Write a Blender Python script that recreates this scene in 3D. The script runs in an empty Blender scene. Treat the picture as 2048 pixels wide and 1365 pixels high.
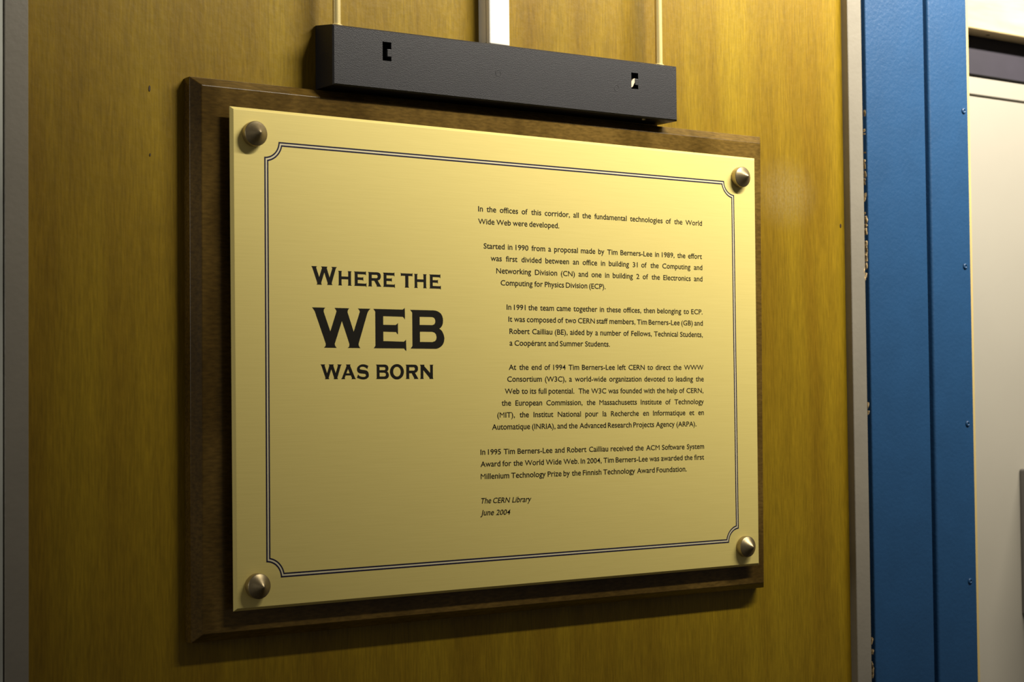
import bpy, bmesh, math, random
from mathutils import Vector, Matrix

random.seed(7)
SC = bpy.context.scene
COL = SC.collection

# ------------------------------------------------------------------ camera
F_PX = 3450.0
CAM = Vector((-0.667668, -0.937518, 1.575541))
YAW, PITCH, ROLL = 0.622607, 0.032303, -0.009807
cy, sy, cp, sp = math.cos(YAW), math.sin(YAW), math.cos(PITCH), math.sin(PITCH)
FWD = Vector((sy * cp, cy * cp, sp))
_r = Vector((cy, -sy, 0.0))
_u = _r.cross(FWD)
c_, s_ = math.cos(ROLL), math.sin(ROLL)
RIGHT = c_ * _r + s_ * _u
UP = -s_ * _r + c_ * _u
cam_data = bpy.data.cameras.new('camera')
cam = bpy.data.objects.new('camera', cam_data)
COL.objects.link(cam)
rot = Matrix((RIGHT, UP, -FWD)).transposed().to_4x4()
cam.matrix_world = Matrix.Translation(CAM) @ rot
cam_data.sensor_width = 36.0
cam_data.sensor_fit = 'HORIZONTAL'
cam_data.lens = F_PX / 2048.0 * 36.0
cam_data.clip_start = 0.02
cam_data.dof.use_dof = True
cam_data.dof.focus_distance = 1.12
cam_data.dof.aperture_fstop = 20.0
SC.camera = cam


def at(x, y, Y):
    """world (X, Z) on the plane y = Y for a point measured in the photograph"""
    d = FWD + (x - 1024.0) / F_PX * RIGHT - (y - 682.5) / F_PX * UP
    t = (Y - CAM.y) / d.y
    q = CAM + t * d
    return q.x, q.z


# ------------------------------------------------------------------ world, light, exposure
SC.view_settings.view_transform = 'Standard'
SC.view_settings.look = 'None'
SC.view_settings.exposure = 0.12
SC.view_settings.gamma = 1.0
SC.view_settings.use_curve_mapping = False
world = bpy.data.worlds.new('world')
SC.world = world
world.use_nodes = True
bg = world.node_tree.nodes['Background']
bg.inputs['Color'].default_value = (1.0, 0.90, 0.80, 1)
bg.inputs['Strength'].default_value = 0.06


def aim(o, target):
    d = Vector(target) - o.location
    o.rotation_euler = d.to_track_quat('-Z', 'Y').to_euler()


def area(name, loc, target, energy, sx, sy_, spread_deg, color):
    l = bpy.data.lights.new(name, 'AREA')
    l.shape = 'RECTANGLE'
    l.size, l.size_y = sx, sy_
    l.energy = energy
    l.spread = math.radians(spread_deg)
    l.color = color
    o = bpy.data.objects.new(name, l)
    COL.objects.link(o)
    o.location = loc
    aim(o, target)
    return o


area('corridor_tube_light', (0.62, -0.65, 2.4), (0.62, 0.0, 2.4), 48.0, 1.0, 0.07, 130, (1.0, 0.93, 0.80))
area('far_corridor_light', (-2.6, -0.30, 1.9), (0.0, 0.0, 1.7), 7.5, 0.5, 0.5, 180, (1.0, 0.95, 0.82))


# ------------------------------------------------------------------ materials
def new_mat(name):
    m = bpy.data.materials.new(name)
    m.use_nodes = True
    nt = m.node_tree
    b = nt.nodes['Principled BSDF']
    return m, nt, b


def nd(nt, kind, **kw):
    n = nt.nodes.new(kind)
    for k, v in kw.items():
        setattr(n, k, v)
    return n


def plain(name, color, rough=0.5, metal=0.0, spec=0.5, noise=0.0, nscale=60, bump=0.0, bscale=400, stretch=(1, 1, 1)):
    m, nt, b = new_mat(name)
    b.inputs['Roughness'].default_value = rough
    b.inputs['Metallic'].default_value = metal
    b.inputs['Specular IOR Level'].default_value = spec
    tc = nd(nt, 'ShaderNodeTexCoord')
    mp = nd(nt, 'ShaderNodeMapping')
    mp.inputs['Scale'].default_value = stretch
    nt.links.new(tc.outputs['Object'], mp.inputs['Vector'])
    nz = nd(nt, 'ShaderNodeTexNoise')
    nz.inputs['Scale'].default_value = nscale
    nz.inputs['Detail'].default_value = 4
    nt.links.new(mp.outputs['Vector'], nz.inputs['Vector'])
    cr = nd(nt, 'ShaderNodeValToRGB')
    a = [max(0, c * (1 - noise)) for c in color]
    e = [min(1, c * (1 + noise)) for c in color]
    cr.color_ramp.elements[0].position = 0.3
    cr.color_ramp.elements[1].position = 0.7
    cr.color_ramp.elements[0].color = (*a, 1)
    cr.color_ramp.elements[1].color = (*e, 1)
    nt.links.new(nz.outputs['Fac'], cr.inputs['Fac'])
    nt.links.new(cr.outputs['Color'], b.inputs['Base Color'])
    if bump:
        n2 = nd(nt, 'ShaderNodeTexNoise')
        n2.inputs['Scale'].default_value = bscale
        n2.inputs['Detail'].default_value = 2
        nt.links.new(mp.outputs['Vector'], n2.inputs['Vector'])
        bp = nd(nt, 'ShaderNodeBump')
        bp.inputs['Strength'].default_value = bump
        bp.inputs['Distance'].default_value = 0.001
        nt.links.new(n2.outputs['Fac'], bp.inputs['Height'])
        nt.links.new(bp.outputs['Normal'], b.inputs['Normal'])
    return m


def wood_wall():
    m, nt, b = new_mat('varnished_veneer')
    tc = nd(nt, 'ShaderNodeTexCoord')

    def noise(scale, st, detail=3, dist=0.0):
        mp = nd(nt, 'ShaderNodeMapping')
        mp.inputs['Scale'].default_value = st
        nt.links.new(tc.outputs['Object'], mp.inputs['Vector'])
        n = nd(nt, 'ShaderNodeTexNoise')
        n.inputs['Scale'].default_value = scale
        n.inputs['Detail'].default_value = detail
        n.inputs['Distortion'].default_value = dist
        nt.links.new(mp.outputs['Vector'], n.inputs['Vector'])
        return n.outputs['Fac']

    broad = noise(26, (1, 1, 0.10), 3, 0.3)        # wide bands of tone running up the panel
    mid = noise(150, (1, 1, 0.11), 3, 0.4)
    fine = noise(760, (1, 1, 0.085), 3, 0.3)             # pores
    cr = nd(nt, 'ShaderNodeValToRGB')
    e = cr.color_ramp.elements
    e[0].position, e[0].color = 0.30, (0.185, 0.108, 0.0040, 1)
    e[1].position, e[1].color = 0.70, (0.275, 0.180, 0.0070, 1)
    nt.links.new(broad, cr.inputs['Fac'])

    def mul(prev, fac, lo, hi, p0=0.3, p1=0.7):
        r = nd(nt, 'ShaderNodeMapRange')
        r.inputs['From Min'].default_value = p0
        r.inputs['From Max'].default_value = p1
        r.inputs['To Min'].default_value = lo
        r.inputs['To Max'].default_value = hi
        nt.links.new(fac, r.inputs['Value'])
        v = nd(nt, 'ShaderNodeVectorMath', operation='SCALE')
        nt.links.new(prev, v.inputs[0])
        nt.links.new(r.outputs['Result'], v.inputs['Scale'])
        return v.outputs['Vector']

    c = mul(cr.outputs['Color'], mid, 0.92, 1.08)
    c = mul(c, fine, 0.80, 1.12)
    # lamp glare painted as a pale patch in the veneer, right of the plaque
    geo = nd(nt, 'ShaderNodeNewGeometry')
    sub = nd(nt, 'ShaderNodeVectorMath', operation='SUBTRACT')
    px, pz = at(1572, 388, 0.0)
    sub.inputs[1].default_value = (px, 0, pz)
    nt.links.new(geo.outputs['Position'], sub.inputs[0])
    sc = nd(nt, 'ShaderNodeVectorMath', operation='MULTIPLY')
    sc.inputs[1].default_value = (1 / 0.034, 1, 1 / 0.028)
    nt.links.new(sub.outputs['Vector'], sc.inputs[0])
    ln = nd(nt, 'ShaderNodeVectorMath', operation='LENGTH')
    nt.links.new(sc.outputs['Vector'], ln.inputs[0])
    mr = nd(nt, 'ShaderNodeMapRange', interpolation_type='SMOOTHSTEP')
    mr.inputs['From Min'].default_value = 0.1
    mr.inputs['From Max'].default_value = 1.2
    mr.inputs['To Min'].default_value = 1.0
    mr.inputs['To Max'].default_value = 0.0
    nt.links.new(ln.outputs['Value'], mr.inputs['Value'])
    glare_noise = noise(520, (1, 1, 0.8), 5)
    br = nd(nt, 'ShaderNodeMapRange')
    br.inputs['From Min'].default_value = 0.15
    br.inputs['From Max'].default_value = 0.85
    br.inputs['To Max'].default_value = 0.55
    nt.links.new(glare_noise, br.inputs['Value'])
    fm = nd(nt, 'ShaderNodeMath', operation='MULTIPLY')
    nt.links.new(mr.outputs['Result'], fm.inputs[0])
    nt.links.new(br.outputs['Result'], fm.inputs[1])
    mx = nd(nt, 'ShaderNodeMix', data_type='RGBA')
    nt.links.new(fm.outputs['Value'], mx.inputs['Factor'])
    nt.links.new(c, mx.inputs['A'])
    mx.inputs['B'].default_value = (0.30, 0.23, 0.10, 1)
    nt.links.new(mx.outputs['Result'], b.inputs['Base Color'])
    b.inputs['Roughness'].default_value = 0.36
    b.inputs['Specular IOR Level'].default_value = 0.3
    peel = noise(240, (1, 1, 0.7), 3)
    bp = nd(nt, 'ShaderNodeBump')
    bp.inputs['Strength'].default_value = 0.25
    bp.inputs['Distance'].default_value = 0.0006
    nt.links.new(peel, bp.inputs['Height'])
    nt.links.new(bp.outputs['Normal'], b.inputs['Normal'])
    return m


def board_wood():
    m, nt, b = new_mat('dark_stained_wood')
    tc = nd(nt, 'ShaderNodeTexCoord')

    def noise(scale, st, detail=3):
        mp = nd(nt, 'ShaderNodeMapping')
        mp.inputs['Scale'].default_value = st
        nt.links.new(tc.outputs['Object'], mp.inputs['Vector'])
        n = nd(nt, 'ShaderNodeTexNoise')
        n.inputs['Scale'].default_value = scale
        n.inputs['Detail'].default_value = detail
        nt.links.new(mp.outputs['Vector'], n.inputs['Vector'])
        return n.outputs['Fac']
    patch = noise(30, (1, 1, 0.35), 2)
    grain = noise(620, (0.28, 1, 1), 4)
    cr = nd(nt, 'ShaderNodeValToRGB')
    e = cr.color_ramp.elements
    e[0].position, e[0].color = 0.33, (0.060, 0.0340, 0.0055, 1)
    e[1].position, e[1].color = 0.66, (0.135, 0.081, 0.0170, 1)
    nt.links.new(patch, cr.inputs['Fac'])
    r = nd(nt, 'ShaderNodeMapRange')
    r.inputs['From Min'].default_value = 0.3
    r.inputs['From Max'].default_value = 0.7
    r.inputs['To Min'].default_value = 0.70
    r.inputs['To Max'].default_value = 1.30
    nt.links.new(grain, r.inputs['Value'])
    v = nd(nt, 'ShaderNodeVectorMath', operation='SCALE')
    nt.links.new(cr.outputs['Color'], v.inputs[0])
    nt.links.new(r.outputs['Result'], v.inputs['Scale'])
    nt.links.new(v.outputs['Vector'], b.inputs['Base Color'])
    b.inputs['Roughness'].default_value = 0.21
    b.inputs['Specular IOR Level'].default_value = 0.3
    return m


def brushed_gold():
    m, nt, b = new_mat('brushed_gold_plate')
    tc = nd(nt, 'ShaderNodeTexCoord')
    mp = nd(nt, 'ShaderNodeMapping')
    mp.inputs['Scale'].default_value = (0.02, 1, 1)
    nt.links.new(tc.outputs['Object'], mp.inputs['Vector'])
    n = nd(nt, 'ShaderNodeTexNoise')
    n.inputs['Scale'].default_value = 1600
    n.inputs['Detail'].default_value = 3
    nt.links.new(mp.outputs['Vector'], n.inputs['Vector'])
    cr = nd(nt, 'ShaderNodeValToRGB')
    e = cr.color_ramp.elements
    e[0].position, e[0].color = 0.25, (0.77, 0.635, 0.20, 1)
    e[1].position, e[1].color = 0.75, (0.815, 0.675, 0.22, 1)
    nt.links.new(n.outputs['Fac'], cr.inputs['Fac'])
    nt.links.new(cr.outputs['Color'], b.inputs['Base Color'])
    b.inputs['Metallic'].default_value = 0.1
    b.inputs['Roughness'].default_value = 0.50
    return m


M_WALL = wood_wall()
M_BOARD = board_wood()
M_GOLD = brushed_gold()
M_INK = plain('black_ink', (0.010, 0.008, 0.004), 0.6, spec=0.2)
M_NAVY = plain('navy_ink', (0.012, 0.010, 0.035), 0.6, spec=0.2)
M_SILVER = plain('pale_border_band', (0.74, 0.66, 0.42), 0.5)
M_KNOB = plain('bronzed_metal', (0.36, 0.29, 0.165), 0.40, metal=0.9, noise=0.08, nscale=900)
M_BLACK = plain('black_textured_plastic', (0.0105, 0.0098, 0.0118), 0.5, spec=0.4, noise=0.10, nscale=1500, bump=0.22, bscale=1900)
M_DARK = plain('inner_black_plastic', (0.006, 0.006, 0.006), 0.6)
M_BRASS = plain('polished_brass_rod', (0.72, 0.58, 0.25), 0.34, metal=0.35)
M_WHITE = plain('white_plastic_conduit', (0.84, 0.81, 0.74), 0.35)
M_TRIM = plain('grey_beige_gloss_paint', (0.215, 0.195, 0.155), 0.35, noise=0.04, nscale=40, bump=0.15, bscale=250)
M_BLUE = plain('blue_gloss_paint', (0.0140, 0.060, 0.150), 0.40, spec=0.42, noise=0.05, nscale=40, bump=0.22, bscale=330)
M_GROOVE = plain('old_dark_paint', (0.012, 0.022, 0.040), 0.6)
M_CHIP = plain('bare_wood_chip', (0.36, 0.26, 0.13), 0.8, noise=0.35, nscale=800)
M_CREAM = plain('cream_paint', (0.25, 0.232, 0.19), 0.5, noise=0.03, nscale=8)
M_SEAM = plain('grey_seam', (0.20, 0.18, 0.14), 0.6)
M_PINE = plain('pale_pine', (0.50, 0.38, 0.19), 0.45, noise=0.25, nscale=30, stretch=(0.3, 1, 2.0))
M_RAIL = plain('grey_violet_rail', (0.022, 0.019, 0.027), 0.5, noise=0.12, nscale=25)
M_STRIP = plain('yellowed_strip', (0.50, 0.38, 0.15), 0.5)
M_KNOT = plain('dark_knot', (0.03, 0.013, 0.002), 0.6)
M_RUST = plain('rust_spot', (0.30, 0.12, 0.04), 0.8)
M_BOXG = plain('shadow_caster_grey', (0.12, 0.11, 0.10), 0.5)
M_FLOOR = plain('dull_linoleum', (0.10, 0.09, 0.075), 0.5)
M_CEIL = plain('matt_ceiling_paint', (0.35, 0.33, 0.29), 0.8)


# ------------------------------------------------------------------ builders
def link(name, bm, mat, parent=None, smooth=False):
    bmesh.ops.recalc_face_normals(bm, faces=bm.faces)
    me = bpy.data.meshes.new(name)
    bm.to_mesh(me)
    bm.free()
    if mat:
        me.materials.append(mat)
    if smooth:
        for p in me.polygons:
            p.use_smooth = True
    o = bpy.data.objects.new(name, me)
    COL.objects.link(o)
    if parent:
        o.parent = parent
    return o


def tag(o, label=None, cat=None, group=None, kind=None):
    if label:
        o['label'] = label
    if cat:
        o['category'] = cat
    if group:
        o['group'] = group
    if kind:
        o['kind'] = kind
    return o


def empty(name):
    o = bpy.data.objects.new(name, None)
    COL.objects.link(o)
    o.empty_display_size = 0.02
    return o


def add_box(bm, x0, x1, y0, y1, z0, z1):
    v = [bm.verts.new((x, y, z)) for x in (x0, x1) for y in (y0, y1) for z in (z0, z1)]
    for f in ((0, 1, 3, 2), (4, 6, 7, 5), (0, 4, 5, 1), (2, 3, 7, 6), (0, 2, 6, 4), (1, 5, 7, 3)):
        bm.faces.new([v[i] for i in f])


def box(name, mat, x0, x1, y0, y1, z0, z1, parent=None, bev=0.0, seg=1):
    bm = bmesh.new()
    add_box(bm, x0, x1, y0, y1, z0, z1)
    o = link(name, bm, mat, parent)
    if bev:
        m = o.modifiers.new('bevel', 'BEVEL')
        m.width = bev
        m.segments = seg
        m.limit_method = 'ANGLE'
    return o


def prism(name, mat, prof, z0, z1, parent=None, smooth=False):
    """closed (x, y) outline extruded up z"""
    bm = bmesh.new()
    a = [bm.verts.new((x, y, z0)) for x, y in prof]
    b = [bm.verts.new((x, y, z1)) for x, y in prof]
    n = len(prof)
    for i in range(n):
        bm.faces.new([a[i], a[(i + 1) % n], b[(i + 1) % n], b[i]])
    bm.faces.new(a[::-1])
    bm.faces.new(b)
    o = link(name, bm, mat, parent)
    if smooth:
        for p in o.data.polygons:
            p.use_smooth = len(p.vertices) == 4
        o.data.set_sharp_from_angle(angle=math.radians(40))
    return o


def rings(name, mat, rr, parent=None, bev=0.0):
    """stack of 4-corner rings [(x, y, z) x4] joined into a closed solid"""
    bm = bmesh.new()
    vs = [[bm.verts.new(p) for p in r] for r in rr]
    for a, b in zip(vs, vs[1:]):
        for i in range(4):
            bm.faces.new([a[i], a[(i + 1) % 4], b[(i + 1) % 4], b[i]])
    bm.faces.new(vs[0])
    bm.faces.new(vs[-1])
    o = link(name, bm, mat, parent)
    if bev:
        m = o.modifiers.new('bevel', 'BEVEL')
        m.width = bev
        m.segments = 2
        m.limit_method = 'ANGLE'
        m.angle_limit = math.radians(20)
    return o


def lathe_y(name, mat, cx, y0, cz, prof, n=40, parent=None, smooth=True):
    """profile [(radius, outwards distance)] turned about the line through (cx, cz) square to the wall"""
    bm = bmesh.new()
    rs = []
    for r, h in prof:
        if r < 1e-7:
            rs.append([bm.verts.new((cx, y0 - h, cz))])
        else:
            rs.append([bm.verts.new((cx + r * math.cos(2 * math.pi * i / n), y0 - h,
                                     cz + r * math.sin(2 * math.pi * i / n))) for i in range(n)])
    for a, b in zip(rs, rs[1:]):
        for i in range(n):
            j = (i + 1) % n
            if len(a) == 1:
                bm.faces.new([a[0], b[j], b[i]])
            elif len(b) == 1:
                bm.faces.new([a[i], a[j], b[0]])
            else:
                bm.faces.new([a[i], a[j], b[j], b[i]])
    if len(rs[0]) > 1:
        bm.faces.new(rs[0])
    if len(rs[-1]) > 1:
        bm.faces.new(rs[-1])
    return link(name, bm, mat, parent, smooth)


def lathe_z(name, mat, cx, cy_, prof, n=32, parent=None):
    bm = bmesh.new()
    rs = [[bm.verts.new((cx + r * math.cos(2 * math.pi * i / n), cy_ + r * math.sin(2 * math.pi * i / n), z))
           for i in range(n)] for r, z in prof]
    for a, b in zip(rs, rs[1:]):
        for i in range(n):
            j = (i + 1) % n
            bm.faces.new([a[i], a[j], b[j], b[i]])
    bm.faces.new(rs[0])
    bm.faces.new(rs[-1])
    o = link(name, bm, mat, parent)
    for p in o.data.polygons:
        p.use_smooth = len(p.vertices) == 4
    o.data.set_sharp_from_angle(angle=math.radians(40))
    return o


# ------------------------------------------------------------------ the setting
ZT, ZB = 2.95, 0.0
WL = -0.3286            # left end of the veneered panel
WR = 0.3252             # right end of the veneered panel
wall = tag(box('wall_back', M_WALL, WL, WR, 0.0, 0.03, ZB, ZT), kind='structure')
for (x, y, rx, rz) in ((299, 177, 0.0006, 0.0019), (1681, 452, 0.0008, 0.0017), (300, 310, 0.0004, 0.0010)):
    X, Z = at(x, y, 0)
    lathe = lathe_y('knot', M_KNOT, 0, 0, 0, [(1.0, 0.0), (0.9, 0.0003)], 14, wall, False)
    lathe.scale = (rx, 1, rz)
    lathe.location = (X, 0, Z)

# painted battens that close the panel on both sides
BD = 0.0067


def batten(name, x0, x1):
    g = 0.0004
    return tag(prism(name, M_TRIM, [(x0, 0.03), (x0, -BD + g), (x0 + g, -BD), (x1 - g, -BD), (x1, -BD + g), (x1, 0.03)], ZB, ZT), kind='structure')


batten('trim_1', -0.3422, -0.3286)
batten('trim_2', WR, 0.3407)
M_ALU = plain('brushed_grey_metal', (0.42, 0.43, 0.38), 0.45, metal=0.3, noise=0.25, nscale=60, stretch=(1, 1, 0.25))
tag(box('trim_5', M_ALU, -0.372, -0.3430, -0.0066, 0.0, ZB, ZT, None, 0.0004), kind='structure')
tag(box('wall_left', M_WALL, -1.35, -0.3424, 0.0, 0.03, ZB, ZT), kind='structure')

# blue metal door frame: two profiles, each with a rolled left edge
door = empty('door_1')
tag(door, kind='structure')
FY = -0.0015


def profile(x0, x1, y_front, r):
    pts = [(x0, 0.12)]
    for i in range(7):
        a = math.pi / 2 * i / 6
        pts.append((x0 + r - r * math.cos(a), y_front + r - r * math.sin(a)))
    pts += [(x1 - 0.0006, y_front), (x1, y_front + 0.0006), (x1, 0.12)]
    return pts


xa1 = at(1741.0, 690, -0.005)[0]
xb1 = at(1858.2, 690, -0.005)[0]
prism('frame_profile', M_BLUE, profile(xa1, xb1, -0.005, 0.0012), ZB, 2.3, door, True)
FY = -0.001
xb2 = at(1944.5, 690, FY)[0]
prism('frame_profile', M_BLUE, profile(xb1 + 0.0100, xb2, FY, 0.0022), ZB, 2.3, door, True)
box('groove_floor', M_GROOVE, 0.3407, xa1, -0.001, 0.03, ZB, 2.3, door)
box('groove_floor', M_GROOVE, xb1, xb1 + 0.0100, 0.006, 0.03, ZB, 2.3, door)
xs, _ = at(1947.8, 690, 0.028)
box('edge_strip', M_STRIP, 0.49, xs, 0.028, 0.036, ZB, 2.3, door)
for (x, y) in ((1927, 222), (1930, 533), (1935, 848), (1940, 1163)):
    X, Z = at(x, y, FY)
    s = lathe_y('screw', M_BLUE, X, FY, Z, [(0.0026, 0), (0.0024, 0.0007), (0.0016, 0.0012), (0.0011, 0.0012), (0.0009, 0.0003)], 20, door)
X, Z = at(1859.5, 93, FY)
lathe_y('rust_spot', M_RUST, X + 0.0022, FY + 0.0005, Z, [(0.0011, 0), (0.0010, 0.0004)], 10, door, False)

# chipped old paint along the joint between batten and frame
bm = bmesh.new()
chips = []
for yy in (226, 262, 268, 305, 322, 330, 349, 360, 366, 392, 399, 427):
    chips.append((yy, 1730.0 + random.uniform(-0.5, 1.5), random.uniform(0.0002, 0.0004), random.uniform(0.0007, 0.0034)))
for yy in (440, 452, 463, 487, 497, 509, 517):
    chips.append((yy, 1733.0, 0.0008, 0.0026))
chips += [(543, 1728.5, 0.0011, 0.0026), (551, 1732.0, 0.0014, 0.0030), (558, 1730.5, 0.0011, 0.0024), (532, 1733.5, 0.0009, 0.0030)]
for yy in (812, 826, 1283, 1305, 1330, 1342, 1352):
    chips.append((yy, 1736.5 + (yy - 800) * 0.017, 0.0005, 0.0026))
for yy, xx, w, h in chips:
    X, Z = at(xx + random.uniform(-0.8, 0.8), yy, -0.0062)
    n = 9
    y_ = -0.0068
    lean = random.uniform(-0.3, 0.3)
    ring = []
    for i in range(n):
        a = 2 * math.pi * (i + random.uniform(-0.3, 0.3)) / n
        k = random.uniform(0.45, 1.25)
        dz = h * math.sin(a) * k
        ring.append((X + w * math.cos(a) * k + lean * dz, Z + dz))
    va = [bm.verts.new((p[0], y_ + random.uniform(0, 0.0006), p[1])) for p in ring]
    vb = [bm.verts.new((p[0], y_ + 0.0022, p[1])) for p in ring]
    cv = bm.verts.new((X, y_ - 0.0002, Z))
    for i in range(n):
        bm.faces.new([cv, va[i], va[(i + 1) % n]])
        bm.faces.new([va[i], va[(i + 1) % n], vb[(i + 1) % n], vb[i]])
ch = link('paint_chips', bm, M_CHIP, door)
ch['kind'] = 'stuff'

# beyond the doorway
RY = 0.230
_, zs = at(1942, 190, RY)
recess = tag(box('wall_recess', M_SEAM, 0.60, 1.35, RY + 0.004, RY + 0.03, ZB, 2.6), kind='structure')
box('panel', M_CREAM, 0.60, 1.35, RY, RY + 0.004, ZB, zs - 0.0012, recess, 0.0006)
box('panel', M_CREAM, 0.60, 1.35, RY, RY + 0.004, zs + 0.0012, 2.6, recess, 0.0006)
HY0 = 0.20
_, zh = at(1942, 55.5, HY0)
head = tag(box('trim_3', M_PINE, 0.60, 1.35, HY0, HY0 + 0.026, zh, zh + 0.16, None, 0.001), kind='structure')
X, Z = at(1979, 67, HY0 + 0.012)
lathe_z('screw_hole', M_KNOT, X, HY0 + 0.014, [(0.0022, zh - 0.0003), (0.0022, zh + 0.0004)], 14, head)
_, zr = at(1942, 147.5, RY - 0.004)
tag(box('trim_4', M_RAIL, 0.60, 1.35, RY - 0.004, RY, zr, zh + 0.16, None, 0.0005), kind='structure')
X0, _ = at(2041, 1100, RY)  # box added at the right edge to throw a soft shadow on the cream
_, Zt = at(2043, 938, RY)
_, Zb_ = at(2043, 1230, RY)
caster = tag(empty('shadow_caster_box'), 'added dark box on the cream wall at the far right edge, placed to cast a soft shadow', 'box')
box('shadow_caster_body', M_BOXG, X0, X0 + 0.16, RY - 0.135, RY, Zb_, Zt, caster, 0.002, 2)
box('shadow_caster_front', M_BOXG, X0 + 0.004, X0 + 0.156, RY - 0.140, RY - 0.135, Zb_ + 0.004, Zt - 0.004, caster, 0.001)
tag(box('floor', M_FLOOR, -1.35, 1.6, -2.2, 0.6, -0.02, ZB), kind='structure')

# ------------------------------------------------------------------ plaque
plaque = empty('plaque')
tag(plaque, 'large gold metal plaque with black writing, mounted on a dark wooden board', 'plaque')
YB1, YB2 = -0.0075, -0.013
bo = [(-0.2320, 1.7660), (0.2290, 1.7671), (0.2262, 1.4331), (-0.2323, 1.4337)]
bi = [(-0.2266, 1.7607), (0.2238, 1.7614), (0.2210, 1.4375), (-0.2270, 1.4390)]
backboard = rings('backboard', M_BOARD, [[(x, 0.0, z) for x, z in bo], [(x, YB1, z) for x, z in bo], [(x, YB2, z) for x, z in bi]], plaque, 0.00035)
YP0, YP1, YP2 = -0.0185, -0.0190, -0.0207
po = [at(459, 212.5, YP1), at(1508.5, 317, YP1), at(1517.5, 1131, YP1), at(467, 1224, YP1)]
ins = 0.0017
pi_ = [(po[0][0] + ins, po[0][1] - ins), (po[1][0] - ins, po[1][1] - ins), (po[2][0] - ins, po[2][1] + ins), (po[3][0] + ins, po[3][1] + ins)]
plate = rings('engraved_plate', M_GOLD, [[(x, YP0, z) for x, z in po], [(x, YP1, z) for x, z in po], [(x, YP2, z) for x, z in pi_]], plaque, 0.0001)

KN = [(-0.1974, 1.7327), (0.1943, 1.7330), (0.1943, 1.4660), (-0.1968, 1.4657)]
for X, Z in KN:
    k = lathe_y('standoff_cap', M_KNOB, X, YP2, Z,
                [(0.0070, 0.0), (0.0074, 0.0006), (0.0075, 0.0030), (0.0074, 0.0044), (0.0071, 0.0048), (0.0069, 0.0049),
                 (0.0045, 0.0069), (0.0022, 0.0088), (0.0004, 0.0102), (0.0, 0.0103)], 56, plaque)
    k.modifiers.new('edge', 'EDGE_SPLIT').split_angle = math.radians(28)
    lathe_y('spacer', M_KNOB, X, YB2, Z, [(0.004, 0.0), (0.004, 0.0055)], 24, plaque)

# border: two thin navy lines with a pale band between, concave corners
YI = YP2 - 0.00006
XL, XR_, ZTp, ZBt = -0.1899, 0.1896, 1.7296, 1.4694
RC = 0.0096


def border_path(off):
    x0, x1, z0, z1 = XL + off, XR_ - off, ZBt + off, ZTp - off
    r = RC
    pts = []
    # corner arcs are centred on the outer rectangle's corners and grow with the inset
    R_ = r + off
    for cx, cz, a0 in ((XL, ZTp, -90), (XR_, ZTp, 180), (XR_, ZBt, 90), (XL, ZBt, 0)):
        # clip arc so that it meets the inset straight lines
        seg = []
        t = math.asin(off / R_)
        for i in range(13):
            a = math.radians(a0) + t + (math.pi / 2 - 2 * t) * i / 12
            seg.append((cx + R_ * math.cos(a), cz + R_ * math.sin(a)))
        if a0 in (-90,):
            pts += seg
        elif a0 == 180:
            pts += seg
        elif a0 == 90:
            pts += seg
        else:
            pts += seg
    return pts


def band(name, mat, o0, o1, y, parent):
    a, b = border_path(o0), border_path(o1)
    bm = bmesh.new()
    va = [bm.verts.new((x, y, z)) for x, z in a]
    vb = [bm.verts.new((x, y, z)) for x, z in b]
    n = len(a)
    for i in range(n):
        j = (i + 1) % n
        bm.faces.new([va[i], va[j], vb[j], vb[i]])
    return link(name, bm, mat, parent)


band('border_line', M_NAVY, 0.0, 0.00090, YI, plate)
band('border_band', M_SILVER, 0.00090, 0.00184, YI + 0.00002, plate)
band('border_line', M_NAVY, 0.00184, 0.00274, YI, plate)

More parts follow.
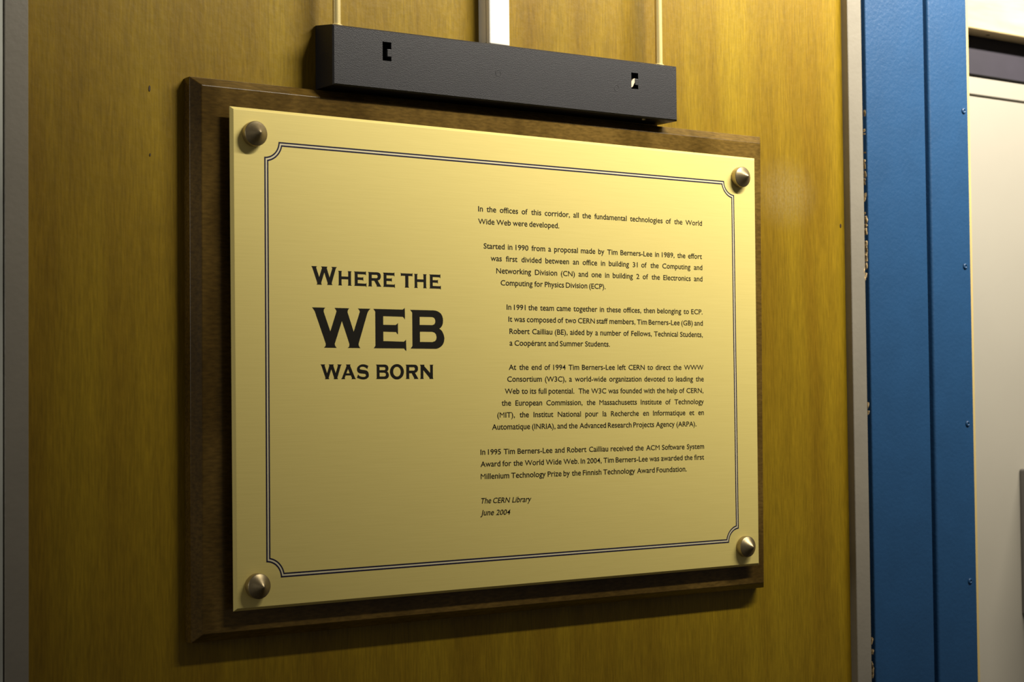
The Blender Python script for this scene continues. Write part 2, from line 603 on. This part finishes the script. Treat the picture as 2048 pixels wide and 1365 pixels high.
# ---- heading, drawn letter by letter: (x, y) with x over the letter's width, y over the cap height
SER_H = [(0, 1), (.29, 1), (.27, .96), (.25, .92), (.25, .62), (.745, .62), (.745, .92), (.735, .96), (.71, 1), (1, 1), (.975, .96), (.955, .92),
         (.955, .08), (.975, .04), (1, 0), (.71, 0), (.735, .04), (.745, .08), (.745, .43), (.25, .43), (.25, .08), (.27, .04), (.29, 0), (0, 0),
         (.03, .04), (.045, .08), (.045, .92), (.03, .96)]
G = {
    'W': ([[(0, 1), (.222, 1), (.198, .95), (.195, .90), (.306, .409), (.414, .915), (.405, .95), (.38, 1), (.632, 1), (.608, .95), (.602, .90),
            (.707, .41), (.816, .92), (.806, .96), (.781, 1), (1, 1), (.965, .945), (.945, .88), (.788, .10), (.795, .05), (.82, 0), (.602, 0),
            (.628, .04), (.632, .10), (.505, .675), (.38, .10), (.387, .05), (.413, 0), (.197, 0), (.225, .05), (.228, .10), (.046, .90), (.026, .95)]]),
    'E': ([[(0, 1), (.89, 1), (.935, 1.025), (.96, 1.05), (.965, .75), (.935, .78), (.90, .815), (.295, .82), (.295, .60), (.67, .60), (.71, .62),
            (.745, .655), (.745, .36), (.71, .385), (.69, .42), (.295, .425), (.295, .185), (.92, .175), (.96, .20), (.99, .235), (1.0, -.06),
            (.965, -.045), (.935, 0), (0, 0), (.03, .03), (.055, .07), (.055, .935), (.03, .965)]]),
    'B': ([[(0, 1), (.68, 1), (.74, .995), (.80, .98), (.86, .95), (.90, .92), (.94, .86), (.96, .79), (.963, .74), (.955, .66), (.93, .60), (.895, .555),
            (.85, .525), (.90, .495), (.94, .45), (.98, .37), (1.0, .28), (.985, .18), (.955, .12), (.91, .07), (.85, .03), (.80, .01), (.75, 0), (.005, 0),
            (.03, .03), (.06, .07), (.06, .93), (.03, .965)],
           [(.275, .825), (.64, .825), (.69, .81), (.72, .78), (.735, .73), (.73, .68), (.70, .635), (.64, .615), (.275, .615)],
           [(.28, .44), (.64, .44), (.71, .42), (.75, .38), (.768, .31), (.76, .25), (.72, .20), (.64, .175), (.28, .175)]]),
    'H': ([SER_H]),
    'R': ([[(0, 1), (.70, 1), (.80, .985), (.88, .945), (.94, .87), (.968, .76), (.965, .66), (.93, .56), (.86, .48), (.73, .43), (.95, .07), (1.0, 0),
            (.64, 0), (.665, .05), (.655, .08), (.47, .40), (.275, .40), (.275, .08), (.285, .04), (.31, 0), (0, 0), (.03, .04), (.05, .08), (.05, .92), (.03, .96)],
           [(.28, .82), (.64, .82), (.69, .80), (.72, .76), (.73, .70), (.71, .64), (.67, .60), (.62, .585), (.28, .585)]]),
    'T': ([[(0, 1.055), (.03, 1.02), (.07, 1.0), (.93, 1.0), (.97, 1.02), (1, 1.055), (.985, .79), (.955, .81), (.93, .83), (.64, .83), (.64, .1),
            (.66, .05), (.69, 0), (.33, 0), (.36, .05), (.375, .1), (.375, .83), (.085, .83), (.05, .81), (.02, .79)]]),
    'A': ([[(.33, 1), (.65, 1), (.62, .95), (.615, .90), (.93, .11), (.96, .05), (1, 0), (.69, 0), (.72, .04), (.725, .09), (.665, .25), (.305, .25),
            (.25, .10), (.255, .05), (.28, 0), (0, 0), (.04, .05), (.07, .1), (.365, .88), (.36, .94)],
           [(.475, .69), (.58, .395), (.355, .395)]]),
    'S': ([[(.965, .90), (.85, .95), (.72, .99), (.60, 1.012), (.49, 1.015), (.35, .995), (.21, .94), (.10, .865), (.04, .79), (.012, .70), (.015, .61),
            (.05, .52), (.11, .455), (.20, .41), (.305, .385), (.62, .365), (.71, .345), (.755, .29), (.755, .24), (.72, .19), (.65, .16), (.55, .15),
            (.43, .155), (.33, .175), (.23, .21), (.16, .255), (.11, .32), (.05, .20), (0, .09), (.13, .05), (.23, .02), (.33, -.005), (.43, -.02), (.54, -.025),
            (.66, -.015), (.77, .01), (.87, .055), (.95, .12), (.99, .19), (1, .28), (.985, .37), (.96, .44), (.91, .52), (.84, .57), (.76, .60), (.67, .615),
            (.38, .645), (.28, .67), (.245, .71), (.26, .77), (.30, .81), (.36, .835), (.46, .845), (.57, .84), (.67, .815), (.77, .77), (.86, .69)]]),
    'N': ([[(0, 1), (.33, 1), (.32, .95), (.32, .89), (.755, .42), (.755, .92), (.745, .96), (.725, 1), (1, 1), (.98, .96), (.96, .92), (.96, .08),
            (.98, .04), (1, 0), (.70, 0), (.705, .04), (.705, .08), (.245, .62), (.245, .08), (.26, .04), (.275, 0), (0, 0), (.025, .04), (.045, .08),
            (.045, .92), (.02, .96)]]),
}
G['O'] = [[(.5 + .5 * math.cos(a), .503 + .535 * math.sin(a)) for a in [2 * math.pi * i / 40 for i in range(40)]],
          [(.502 + .27 * math.cos(a), .508 + .34 * math.sin(a)) for a in [2 * math.pi * i / 40 for i in range(40)]]]


def glyph_polys(bm, loops, x0, x1, z0, cap, y):
    cu = bpy.data.curves.new('t', 'CURVE')
    cu.dimensions = '2D'
    cu.fill_mode = 'BOTH'
    for lp in loops:
        s = cu.splines.new('POLY')
        s.points.add(len(lp) - 1)
        for p, (a, b) in zip(s.points, lp):
            p.co = (a, b, 0, 1)
        s.use_cyclic_u = True
    o = bpy.data.objects.new('t', cu)
    me = bpy.data.meshes.new_from_object(o)
    vs = [bm.verts.new((x0 + v.co.x * (x1 - x0), y, z0 + v.co.y * cap)) for v in me.vertices]
    for p in me.polygons:
        try:
            bm.faces.new([vs[i] for i in p.vertices])
        except ValueError:
            pass
    bpy.data.objects.remove(o)
    bpy.data.curves.remove(cu)
    bpy.data.meshes.remove(me)


YT = YP2 - 0.00006
HEAD = [
    ('heading_line', 1.6447, [('W', 622.7, 674.3, 570, 0.01115), ('H', 676.4, 703.4, 571, 0.0089), ('E', 708.2, 733.1, 572, 0.0089),
                              ('R', 736.2, 762.8, 573, 0.0089), ('E', 766.1, 790.0, 574, 0.0089), ('T', 801.6, 825.5, 576, 0.0089),
                              ('H', 828.3, 853.6, 577, 0.0089), ('E', 858.7, 881.9, 578, 0.0089)]),
    ('heading_line', 1.6064, [('W', 624.6, 741.4, 696, 0.0244), ('E', 747.4, 812.8, 697, 0.0244), ('B', 820.9, 889.1, 698, 0.0244)]),
    ('heading_line', 1.5873, [('W', 641.2, 683.9, 758, 0.0090), ('A', 682.2, 712.0, 758, 0.0090), ('S', 713.8, 737.9, 758, 0.0090),
                              ('B', 752.0, 778.0, 758, 0.0090), ('O', 780.0, 808.0, 758, 0.0090), ('R', 811.4, 837.1, 758, 0.0090),
                              ('N', 840.2, 867.0, 758, 0.0090)]),
]
for name, z0, letters in HEAD:
    bm = bmesh.new()
    for g, xa, xb, yy, cap in letters:
        glyph_polys(bm, G[g], at(xa, yy, YT)[0], at(xb, yy, YT)[0], z0, cap, YT)
    link(name, bm, M_INK, plate)

# ---- body text
LINES = [
    ("In the offices of this corridor, all the fundamental technologies of the World", 956.4, 423.0, 1404.1, 452.0, 1),
    ("Wide Web were developed.", 956.4, 448.0, 1118.6, 457.0, 0),
    ("Started in 1990 from a proposal made by Tim Berners-Lee in 1989, the effort", 967.4, 497.3, 1404.0, 518.4, 1),
    ("was first divided between an office in building 31 of the Computing and", 981.5, 522.1, 1404.8, 540.6, 1),
    ("Networking Division (CN) and one in building 2 of the Electronics and", 992.7, 547.0, 1405.0, 563.4, 1),
    ("Computing for Physics Division (ECP).", 1001.4, 571.1, 1211.4, 578.6, 0),
    ("In 1991 the team came together in these offices, then belonging to ECP.", 1013.4, 619.8, 1405.2, 629.1, 1),
    ("It was composed of two CERN staff members, Tim Berners-Lee (GB) and", 1016.9, 643.9, 1405.7, 651.9, 1),
    ("Robert Cailliau (BE), aided by a number of Fellows, Technical Students,", 1019.0, 668.0, 1405.7, 674.8, 1),
    ("a Coop\u00e9rant and Summer Students.", 1019.2, 691.7, 1220.0, 693.8, 0),
    ("At the end of 1994 Tim Berners-Lee left CERN to direct the WWW", 1017.6, 740.2, 1407.1, 740.2, 1),
    ("Consortium (W3C), a world-wide organization devoted to leading the", 1014.5, 764.0, 1407.6, 763.4, 1),
    ("Web to its full potential.  The W3C was founded with the help of CERN,", 1009.8, 788.3, 1406.9, 786.4, 1),
    ("the European Commission, the Massachusetts Institute of Technology", 1003.3, 812.0, 1407.8, 808.7, 1),
    ("(MIT), the Institut National pour la Recherche en Informatique et en", 994.6, 835.9, 1407.8, 830.5, 1),
    ("Automatique (INRIA), and the Advanced Research Projects Agency (ARPA).", 984.0, 860.0, 1393.0, 853.2, 0),
    ("In 1995 Tim Berners-Lee and Robert Cailliau received the ACM Software System", 961.1, 910.3, 1408.3, 898.1, 1),
    ("Award for the World Wide Web. In 2004, Tim Berners-Lee was awarded the first", 961.1, 934.5, 1408.3, 919.7, 1),
    ("Millenium Technology Prize by the Finnish Technology Award Foundation.", 961.6, 959.1, 1373.6, 943.4, 0),
    ("The CERN Library", 962.3, 1007.8, 1063.0, 1004.3, 2),
    ("June 2004", 961.0, 1031.7, 1020.9, 1030.0, 2),
]
CAPH = 0.00340


def raw_text(t, off=0.0):
    cu = bpy.data.curves.new('t', 'FONT')
    cu.body = t
    cu.size = 1.0
    cu.resolution_u = 3
    cu.offset = off
    o = bpy.data.objects.new('t', cu)
    me = bpy.data.meshes.new_from_object(o)
    vs = [(v.co.x, v.co.y) for v in me.vertices]
    fs = [list(p.vertices) for p in me.polygons]
    bpy.data.objects.remove(o)
    bpy.data.curves.remove(cu)
    bpy.data.meshes.remove(me)
    return vs, fs


FCAP = max(v[1] for v in raw_text('H')[0])
FXH = max(v[1] for v in raw_text('x')[0])
XH = 0.75 * FCAP                     # the plaque's typeface has tall lower-case letters
BAR = max(v[0] for v in raw_text('|')[0])
glyphs = {}


def glyph(c):
    """one character: its outline with the lower case raised to the right height, and its advance"""
    if c not in glyphs:
        vs, fs = raw_text(c, 0.0 if c == 'M' else 0.006 if c in 'WNVvw4' else 0.012)
        adv = max(v[0] for v in raw_text(c + '|')[0]) - BAR
        if c.islower():
            out = []
            for x, y in vs:
                if y > FXH:
                    y = XH + (y - FXH) * (FCAP * 1.04 - XH) / max(FCAP - FXH, 1e-6)
                elif y > 0:
                    y = y * XH / FXH
                out.append((x, y))
            vs = out
        glyphs[c] = (vs, fs, adv)
    return glyphs[c]


def text_mesh(t, shear=0.0):
    V, F, x = [], [], 0.0
    for c in t:
        vs, fs, adv = glyph(c)
        n0 = len(V)
        V += [(x + a + shear * b, b) for a, b in vs]
        F += [[i + n0 for i in f] for f in fs]
        x += adv
    x0, x1 = min(v[0] for v in V), max(v[0] for v in V)
    return [(a - x0, b) for a, b in V], F, x1 - x0


UNIT = CAPH / FCAP
K_N = 1.17
cache = {}
for body, xa, ya, xb, yb, mode in LINES:
    X0, Za = at(xa, ya, YT)
    X1, Zb = at(xb, yb, YT)
    z0 = (Za + Zb) / 2
    W_ = X1 - X0
    words = [w for w in body.split(' ')]
    shear = 0.22 if mode == 2 else 0.0
    data = []
    for w in words:
        if w == '':
            data.append(None)
            continue
        if (w, shear) not in cache:
            cache[(w, shear)] = text_mesh(w, shear)
        data.append(cache[(w, shear)])
    tot = sum(d[2] for d in data if d) * UNIT
    n = len(words) - 1
    sp0 = 0.27 * UNIT
    if mode == 1:
        k = K_N
        gap = (W_ - tot * k) / n
        if gap < sp0 * 0.62:
            gap = sp0 * 0.62
            k = (W_ - gap * n) / tot
    else:
        k = W_ / (tot + sp0 * n)
        gap = sp0 * k
    print('LINE k=%.3f gap=%.2fmm z=%.4f dz=%.2fmm %s' % (k, gap * 1000, z0, (Za - Zb) * 1000, body[:20]))
    bm = bmesh.new()
    x = X0
    for d in data:
        if d:
            vs, fs, w = d
            bv = [bm.verts.new((x + a * UNIT * k, YT, z0 + (0.5 - (x + a * UNIT * k - X0) / W_) * (Za - Zb) + b * UNIT)) for a, b in vs]
            for f in fs:
                try:
                    bm.faces.new([bv[i] for i in f])
                except ValueError:
                    pass
            x += w * UNIT * k
        x += gap
    link('text_line', bm, M_INK, plate)

# ------------------------------------------------------------------ black sign housing on brass rods
sign = empty('sign_housing')
tag(sign, 'long black plastic light housing with two slots hanging above the plaque', 'light fixture')
HYF = -0.022
zbl, zbr, ztl, ztr = 1.7677, 1.7690, 1.8050, 1.8078
HX0, HX1 = -0.1432, 0.1354


def hz(x, t, z_extra=0.0):
    u = (x - HX0) / (HX1 - HX0)
    zb = zbl + (zbr - zbl) * u
    zt = ztl + (ztr - ztl) * u + z_extra
    return zb + (zt - zb) * t


s1 = (at(765, 83, HYF), at(783, 124, HYF))
s2 = (at(1262.5, 145, HYF), at(1276.7, 179, HYF))
ch_ = 0.0009
xsn = [HX0 + ch_, s1[0][0], s1[1][0], s2[0][0], s2[1][0], HX1 - ch_]


def tof(x, z):
    return (z - hz(x, 0)) / (hz(x, 1) - hz(x, 0))


tt0 = ch_ / 0.038
ta0, ta1 = tof(s1[0][0], s1[1][1] + 0.0003), tof(s1[0][0], s1[0][1])
tb0, tb1 = tof(s2[0][0], s2[1][1]), tof(s2[0][0], s2[0][1])
tsn = sorted([tt0, ta0, ta1, tb0, tb1, 1 - tt0])
bm = bmesh.new()
gv = {}


def gvert(i, j, y=HYF):
    key = (i, j, y)
    if key not in gv:
        gv[key] = bm.verts.new((xsn[i], y, hz(xsn[i], tsn[j])))
    return gv[key]


def is_hole(i, j):
    tm = (tsn[j] + tsn[j + 1]) / 2
    return (i == 1 and ta0 < tm < ta1) or (i == 3 and tb0 < tm < tb1)


DEEP = HYF + 0.010
for i in range(5):
    for j in range(5):
        if is_hole(i, j):
            bm.faces.new([gvert(i, j, DEEP), gvert(i + 1, j, DEEP), gvert(i + 1, j + 1, DEEP), gvert(i, j + 1, DEEP)])
            for (a, b, di, dj) in (((i, j), (i + 1, j), 0, -1), ((i, j + 1), (i + 1, j + 1), 0, 1), ((i, j), (i, j + 1), -1, 0), ((i + 1, j), (i + 1, j + 1), 1, 0)):
                ni, nj = i + di, j + dj
                if 0 <= nj < 5 and 0 <= ni < 5 and is_hole(ni, nj):
                    continue
                bm.faces.new([gvert(*a), gvert(*b), gvert(*b, DEEP), gvert(*a, DEEP)])
        else:
            bm.faces.new([gvert(i, j), gvert(i + 1, j), gvert(i + 1, j + 1), gvert(i, j + 1)])
# chamfered rim and tapered sides
inner = [gvert(i, 0) for i in range(6)] + [gvert(5, j) for j in range(1, 6)] + [gvert(i, 5) for i in range(4, -1, -1)] + [gvert(0, j) for j in range(4, 0, -1)]


def outer_pos(v, y, ex, zx):
    x, z = v.co.x, v.co.z
    if abs(x - xsn[0]) < 1e-6:
        x = HX0 - ex
    if abs(x - xsn[-1]) < 1e-6:
        x = HX1 + ex
    tm = tof(v.co.x, z)
    if tm < tt0 + 1e-4:
        z = hz(x, 0) - 0.0
    elif tm > 1 - tt0 - 1e-4:
        z = hz(x, 1) + zx
    return (x, y, z)


r1 = [bm.verts.new(outer_pos(v, HYF + ch_, 0.0, 0.0)) for v in inner]
r2 = [bm.verts.new(outer_pos(v, -0.0004, 0.0001, 0.0028)) for v in inner]
n = len(inner)
for i in range(n):
    j = (i + 1) % n
    bm.faces.new([inner[i], inner[j], r1[j], r1[i]])
    bm.faces.new([r1[i], r1[j], r2[j], r2[i]])
bm.faces.new(r2)
link('housing', bm, M_BLACK, sign)
# catches inside the slots
for k, ((xa, zt_), (xb, zb_)) in enumerate((s1, s2)):
    zb_ += 0.0003
    cx = xa + (xb - xa) * 0.52
    hh = zt_ - zb_
    bm = bmesh.new()
    add_box(bm, cx, xb + 0.0002, HYF - 0.0002, HYF + 0.004, zb_ + hh * 0.22, zb_ + hh * 0.64)
    o = link('catch', bm, M_BLACK, sign)
    mod = o.modifiers.new('bevel', 'BEVEL')
    mod.width = 0.0004
    mod.segments = 2
    if k == 1:
        bm = bmesh.new()
        pr = [(xa + 0.0000, zb_ + 0.0005), (xa + 0.0013, zb_ + 0.0012), (xa + 0.0034, zb_ + 0.0047), (xa + 0.0034, zb_ + 0.0072), (xa + 0.0022, zb_ + 0.0069), (xa - 0.0001, zb_ + 0.0043)]
        va = [bm.verts.new((a, HYF + 0.0002, b)) for a, b in pr]
        vb = [bm.verts.new((a, HYF + 0.0014, b)) for a, b in pr]
        bm.faces.new(va)
        bm.faces.new(vb)
        for i in range(len(pr)):
            bm.faces.new([va[i], va[(i + 1) % 6], vb[(i + 1) % 6], vb[i]])
        o = link('tab', bm, plain('pale_tab', (0.62, 0.50, 0.36), 0.5), sign)
        o['label'] = 'small pale broken tab in the right slot'
# moulding marks
for (x, y) in ((996, 146), (1233, 176)):
    X, Z = at(x, y, HYF)
    bm = bmesh.new()
    nn = 28
    rs = []
    for r, h in ((0.00235, 0.0), (0.0022, 0.00012), (0.0020, 0.00012), (0.00185, 0.0)):
        rs.append([bm.verts.new((X + r * math.cos(2 * math.pi * i / nn), HYF - h, Z + r * math.sin(2 * math.pi * i / nn))) for i in range(nn)])
    for a, b in zip(rs, rs[1:]):
        for i in range(nn):
            bm.faces.new([a[i], a[(i + 1) % nn], b[(i + 1) % nn], b[i]])
    link('moulding_mark', bm, M_BLACK, sign, True)
# small screw in the underside
Xs, Zs = at(1289, 240.5, HYF + 0.004)
lathe_z('screw', M_BRASS, Xs, HYF + 0.005, [(0.0012, hz(Xs, 0) - 0.0008), (0.0012, hz(Xs, 0) + 0.001)], 16, sign)
# brass rods
for px_, py_ in ((673.2, 30), (1317.6, 100)):
    X, _ = at(px_, py_, -0.015)
    zt = hz(X, 1)
    lathe_z('rod', M_BRASS, X, -0.015, [(0.0026, zt - 0.001), (0.0026, ZT)], 40, sign)
    lathe_z('rod_collar', M_BRASS, X, -0.015, [(0.0036, zt - 0.001), (0.0036, zt + 0.0012), (0.0028, zt + 0.0018)], 32, sign)

# ------------------------------------------------------------------ white cable conduit above the housing
cond = empty('cable_conduit')
tag(cond, 'white plastic cable conduit running up the wall between the brass rods', 'conduit')
cx0 = at(957, 60, 0)[0]
cx1 = at(1020, 60, -0.0128)[0]
zc = 1.8082
box('channel', M_WHITE, cx0 + 0.0002, cx1 - 0.0002, -0.0082, 0.0, zc + 0.0015, ZT, cond)
box('lid', M_WHITE, cx0, cx1, -0.0128, -0.0085, zc, ZT, cond, 0.0011, 3)
